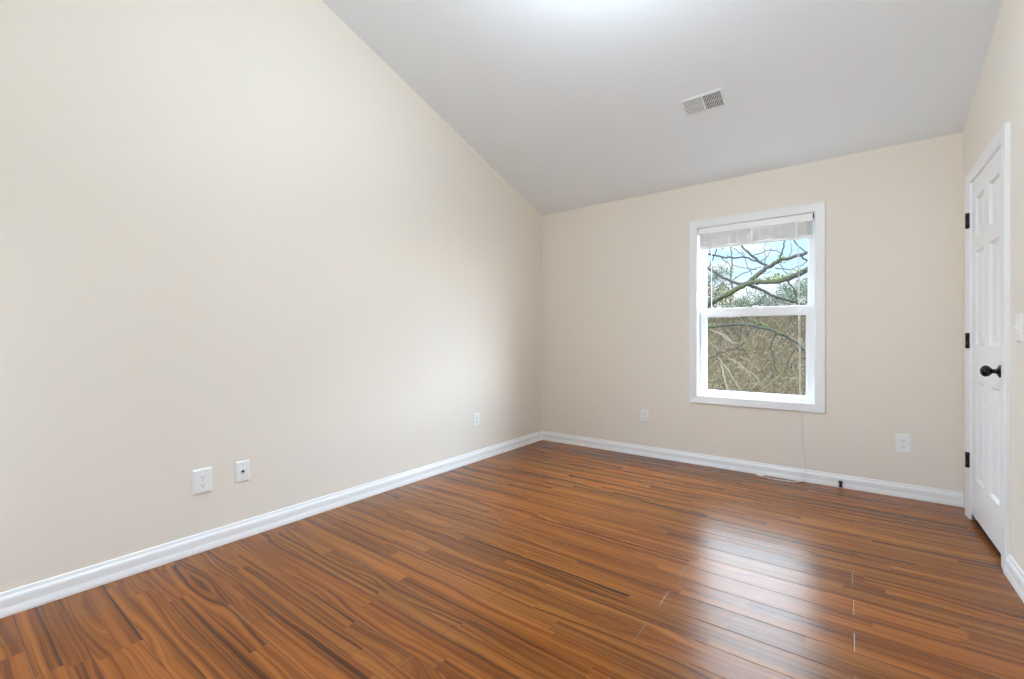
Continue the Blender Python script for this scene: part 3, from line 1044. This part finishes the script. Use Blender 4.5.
# ridge and slope trees
def far_tree(x, y, h, crown_r, leaf, label, dens=420, crown_lo=.35, seed=0, lean=0.0, group=None):
    rr = random.Random(seed)
    g = ground(x, y) - .1
    t = tag(empty('woodland_tree', (x, y, g)), label, 'tree', group)
    tr = [Vector((x + lean * k / 6 + rr.uniform(-.05, .05) * h / 8, y, g + h * k / 6)) for k in range(7)]
    r0 = .018 * h
    MB().tube(tr, [r0 * (1 - .13 * k) for k in range(7)], 7).build('trunk', M['far_bark'], t)
    pts = []
    bm = MB()
    nb = 22
    for k in range(nb):
        f = crown_lo + (.96 - crown_lo) * rr.random()
        p = tr[0].lerp(tr[-1], f)
        p.x += rr.uniform(-.1, .1)
        an = rr.uniform(0, 2 * math.pi)
        ln = crown_r * (1.15 - .6 * abs(f - .55)) * rr.uniform(.6, 1.05)
        q1 = p + Vector((math.cos(an) * ln * .5, math.sin(an) * ln * .5, ln * .30))
        q2 = p + Vector((math.cos(an) * ln, math.sin(an) * ln, ln * rr.uniform(.35, .7)))
        bm.tube([p, q1, q2], [r0 * .30, r0 * .18, r0 * .07], 5)
        pts += [q1, q2, q1.lerp(q2, .5), q2]
        for _ in range(2):
            q3 = q1.lerp(q2, rr.random()) + Vector((rr.uniform(-1, 1), rr.uniform(-1, 1), rr.uniform(0, 1))) * ln * .4
            bm.tube([q1, q3], [r0 * .12, r0 * .05], 4)
            pts.append(q3)
    bm.build('branches', M['far_bark'], t)
    if dens:
        tufts(pts, dens * 3, .038 * crown_r + .04, .13 * crown_r, 'foliage', leaf, t, seed + 50)
    return t


TREES = [
    # px of the trunk, py of the top in the window, distance, crown radius, leaf, label, leaves
    (700, 262, 46, 2.4, 'leaf_rust', 'rusty olive tree at the left edge of the window view', 520),
    (712, 268, 50, 1.9, 'leaf_green', 'green leafy tree beside the rusty one on the left', 480),
    (722, 284, 58, 1.7, 'leaf_rust', 'thin rusty tree between the leafy left trees and the open sky', 240),
    (736, 301, 84, 2.0, 'leaf_green', 'lowest rounded green tree on the ridge under the white cloud', 420),
    (749, 297, 88, 2.4, 'leaf_grey', 'low grey-green tree in the middle of the far ridge', 460),
    (760, 294, 86, 2.3, 'leaf_green', 'green ridge tree just right of the middle of the ridge', 480),
    (772, 295, 88, 2.3, 'leaf_grey', 'grey-green tree under the thin drooping branch', 460),
    (784, 291, 80, 2.4, 'leaf_grey', 'pale grey-green tree beneath the hanging twig', 460),
    (796, 287, 74, 2.4, 'leaf_green', 'tall hazy green tree behind the hanging cord', 520),
    (808, 281, 68, 2.4, 'leaf_green', 'tallest green tree at the right edge of the window view', 560),
    (822, 280, 72, 2.6, 'leaf_grey', 'grey-green tree mostly hidden by the right window stile', 400),
]
for i, (px, py, y, cr, leaf, lab, dens) in enumerate(TREES):
    p = at(px, py, y)
    far_tree(p.x, y, (p.z - ground(p.x, y)) / 1.12, cr, leaf, lab, dens, .25, 300 + i)

# undergrowth on the slope: bare stems and dry leaves that nobody could count
# thicket carrying the wood on to either side
rr = random.Random(77)
m = MB()
pts = []
for px in list(range(606, 686, 9)) + list(range(834, 990, 9)):
    y = rr.uniform(56, 84)
    p = at(px, 290 + rr.uniform(-12, 8), y)
    g = ground(p.x, y)
    h = p.z - g
    m.tube([Vector((p.x, y, g - .1)), Vector((p.x + .1, y, g + h * .5)), Vector((p.x, y, g + h))], [.014 * h, .010 * h, .004 * h], 6)
    for _ in range(26):
        a, f, r = rr.uniform(0, 6.283), rr.uniform(.25, .97), rr.uniform(.3, 1) * 2.3
        q = Vector((p.x + math.cos(a) * r, y + math.sin(a) * r, g + h * f + .2))
        m.tube([Vector((p.x, y, g + h * f * .85)), q], [.03, .012], 3)
        pts.append(q)
for _ in range(9000):
    c = rr.choice(pts) + Vector((rr.gauss(0, .35), rr.gauss(0, .35), rr.gauss(0, .35)))
    a = Vector((rr.uniform(-1, 1), rr.uniform(-1, 1), rr.uniform(-1, 1))).normalized()
    b = a.orthogonal().normalized()
    q = rr.uniform(.08, .16)
    m.add([c - a * q, c + b * q * .5, c + a * q, c - b * q * .5], [(0, 1, 2, 3)])
tag(m.build('woodland_thicket', M['leaf_green'], None, 0, False), 'dull green woodland on the ridge to either side of the window view', 'woodland', kind='stuff')

rr = random.Random(21)
m = MB()
for h0, h1, thick, n in ((.5, 1.8, .020, 2400), (.6, 2.4, .018, 2400), (.4, 1.5, .024, 1750), (.4, 1.8, .020, 1100)):
    for _ in range(n):
        y = 20 + 52 * rr.random() ** .9
        p = at(rr.uniform(690, 822) if rr.random() < .62 else rr.choice((rr.uniform(600, 690), rr.uniform(822, 960))), 339, y)
        x = p.x + rr.uniform(-.5, .5)
        g = ground(x, y)
        h = rr.uniform(h0, h1)
        a = rr.uniform(-.9, .9)
        q = Vector((x + a * h, y + rr.uniform(-.5, .5) * h, g + h * rr.uniform(.4, 1)))
        w = thick * rr.uniform(.5, 1.3) * (y / 40)
        p0 = Vector((x, y, g - .05))
        mid = p0.lerp(q, .5) + Vector((rr.uniform(-.15, .15), 0, rr.uniform(-.05, .2))) * h
        m.tube([p0, mid, q], [w, w * .8, w * .35], 3)
        c = p0.lerp(q, rr.uniform(.3, 1)) + Vector((rr.uniform(-.4, .4), rr.uniform(-.3, .3), rr.uniform(-.2, .3)))
        s_ = rr.uniform(.04, .10)
        m.add([c + Vector((-s_, 0, 0)), c + Vector((0, .02, -s_ * .6)), c + Vector((s_, 0, 0)), c + Vector((0, .02, s_ * .6))], [(0, 1, 2, 3)])
tag(m.build('undergrowth', M['brush'], None, 0, False), 'dull brown and olive bare undergrowth covering the slope outside', 'undergrowth', kind='stuff')
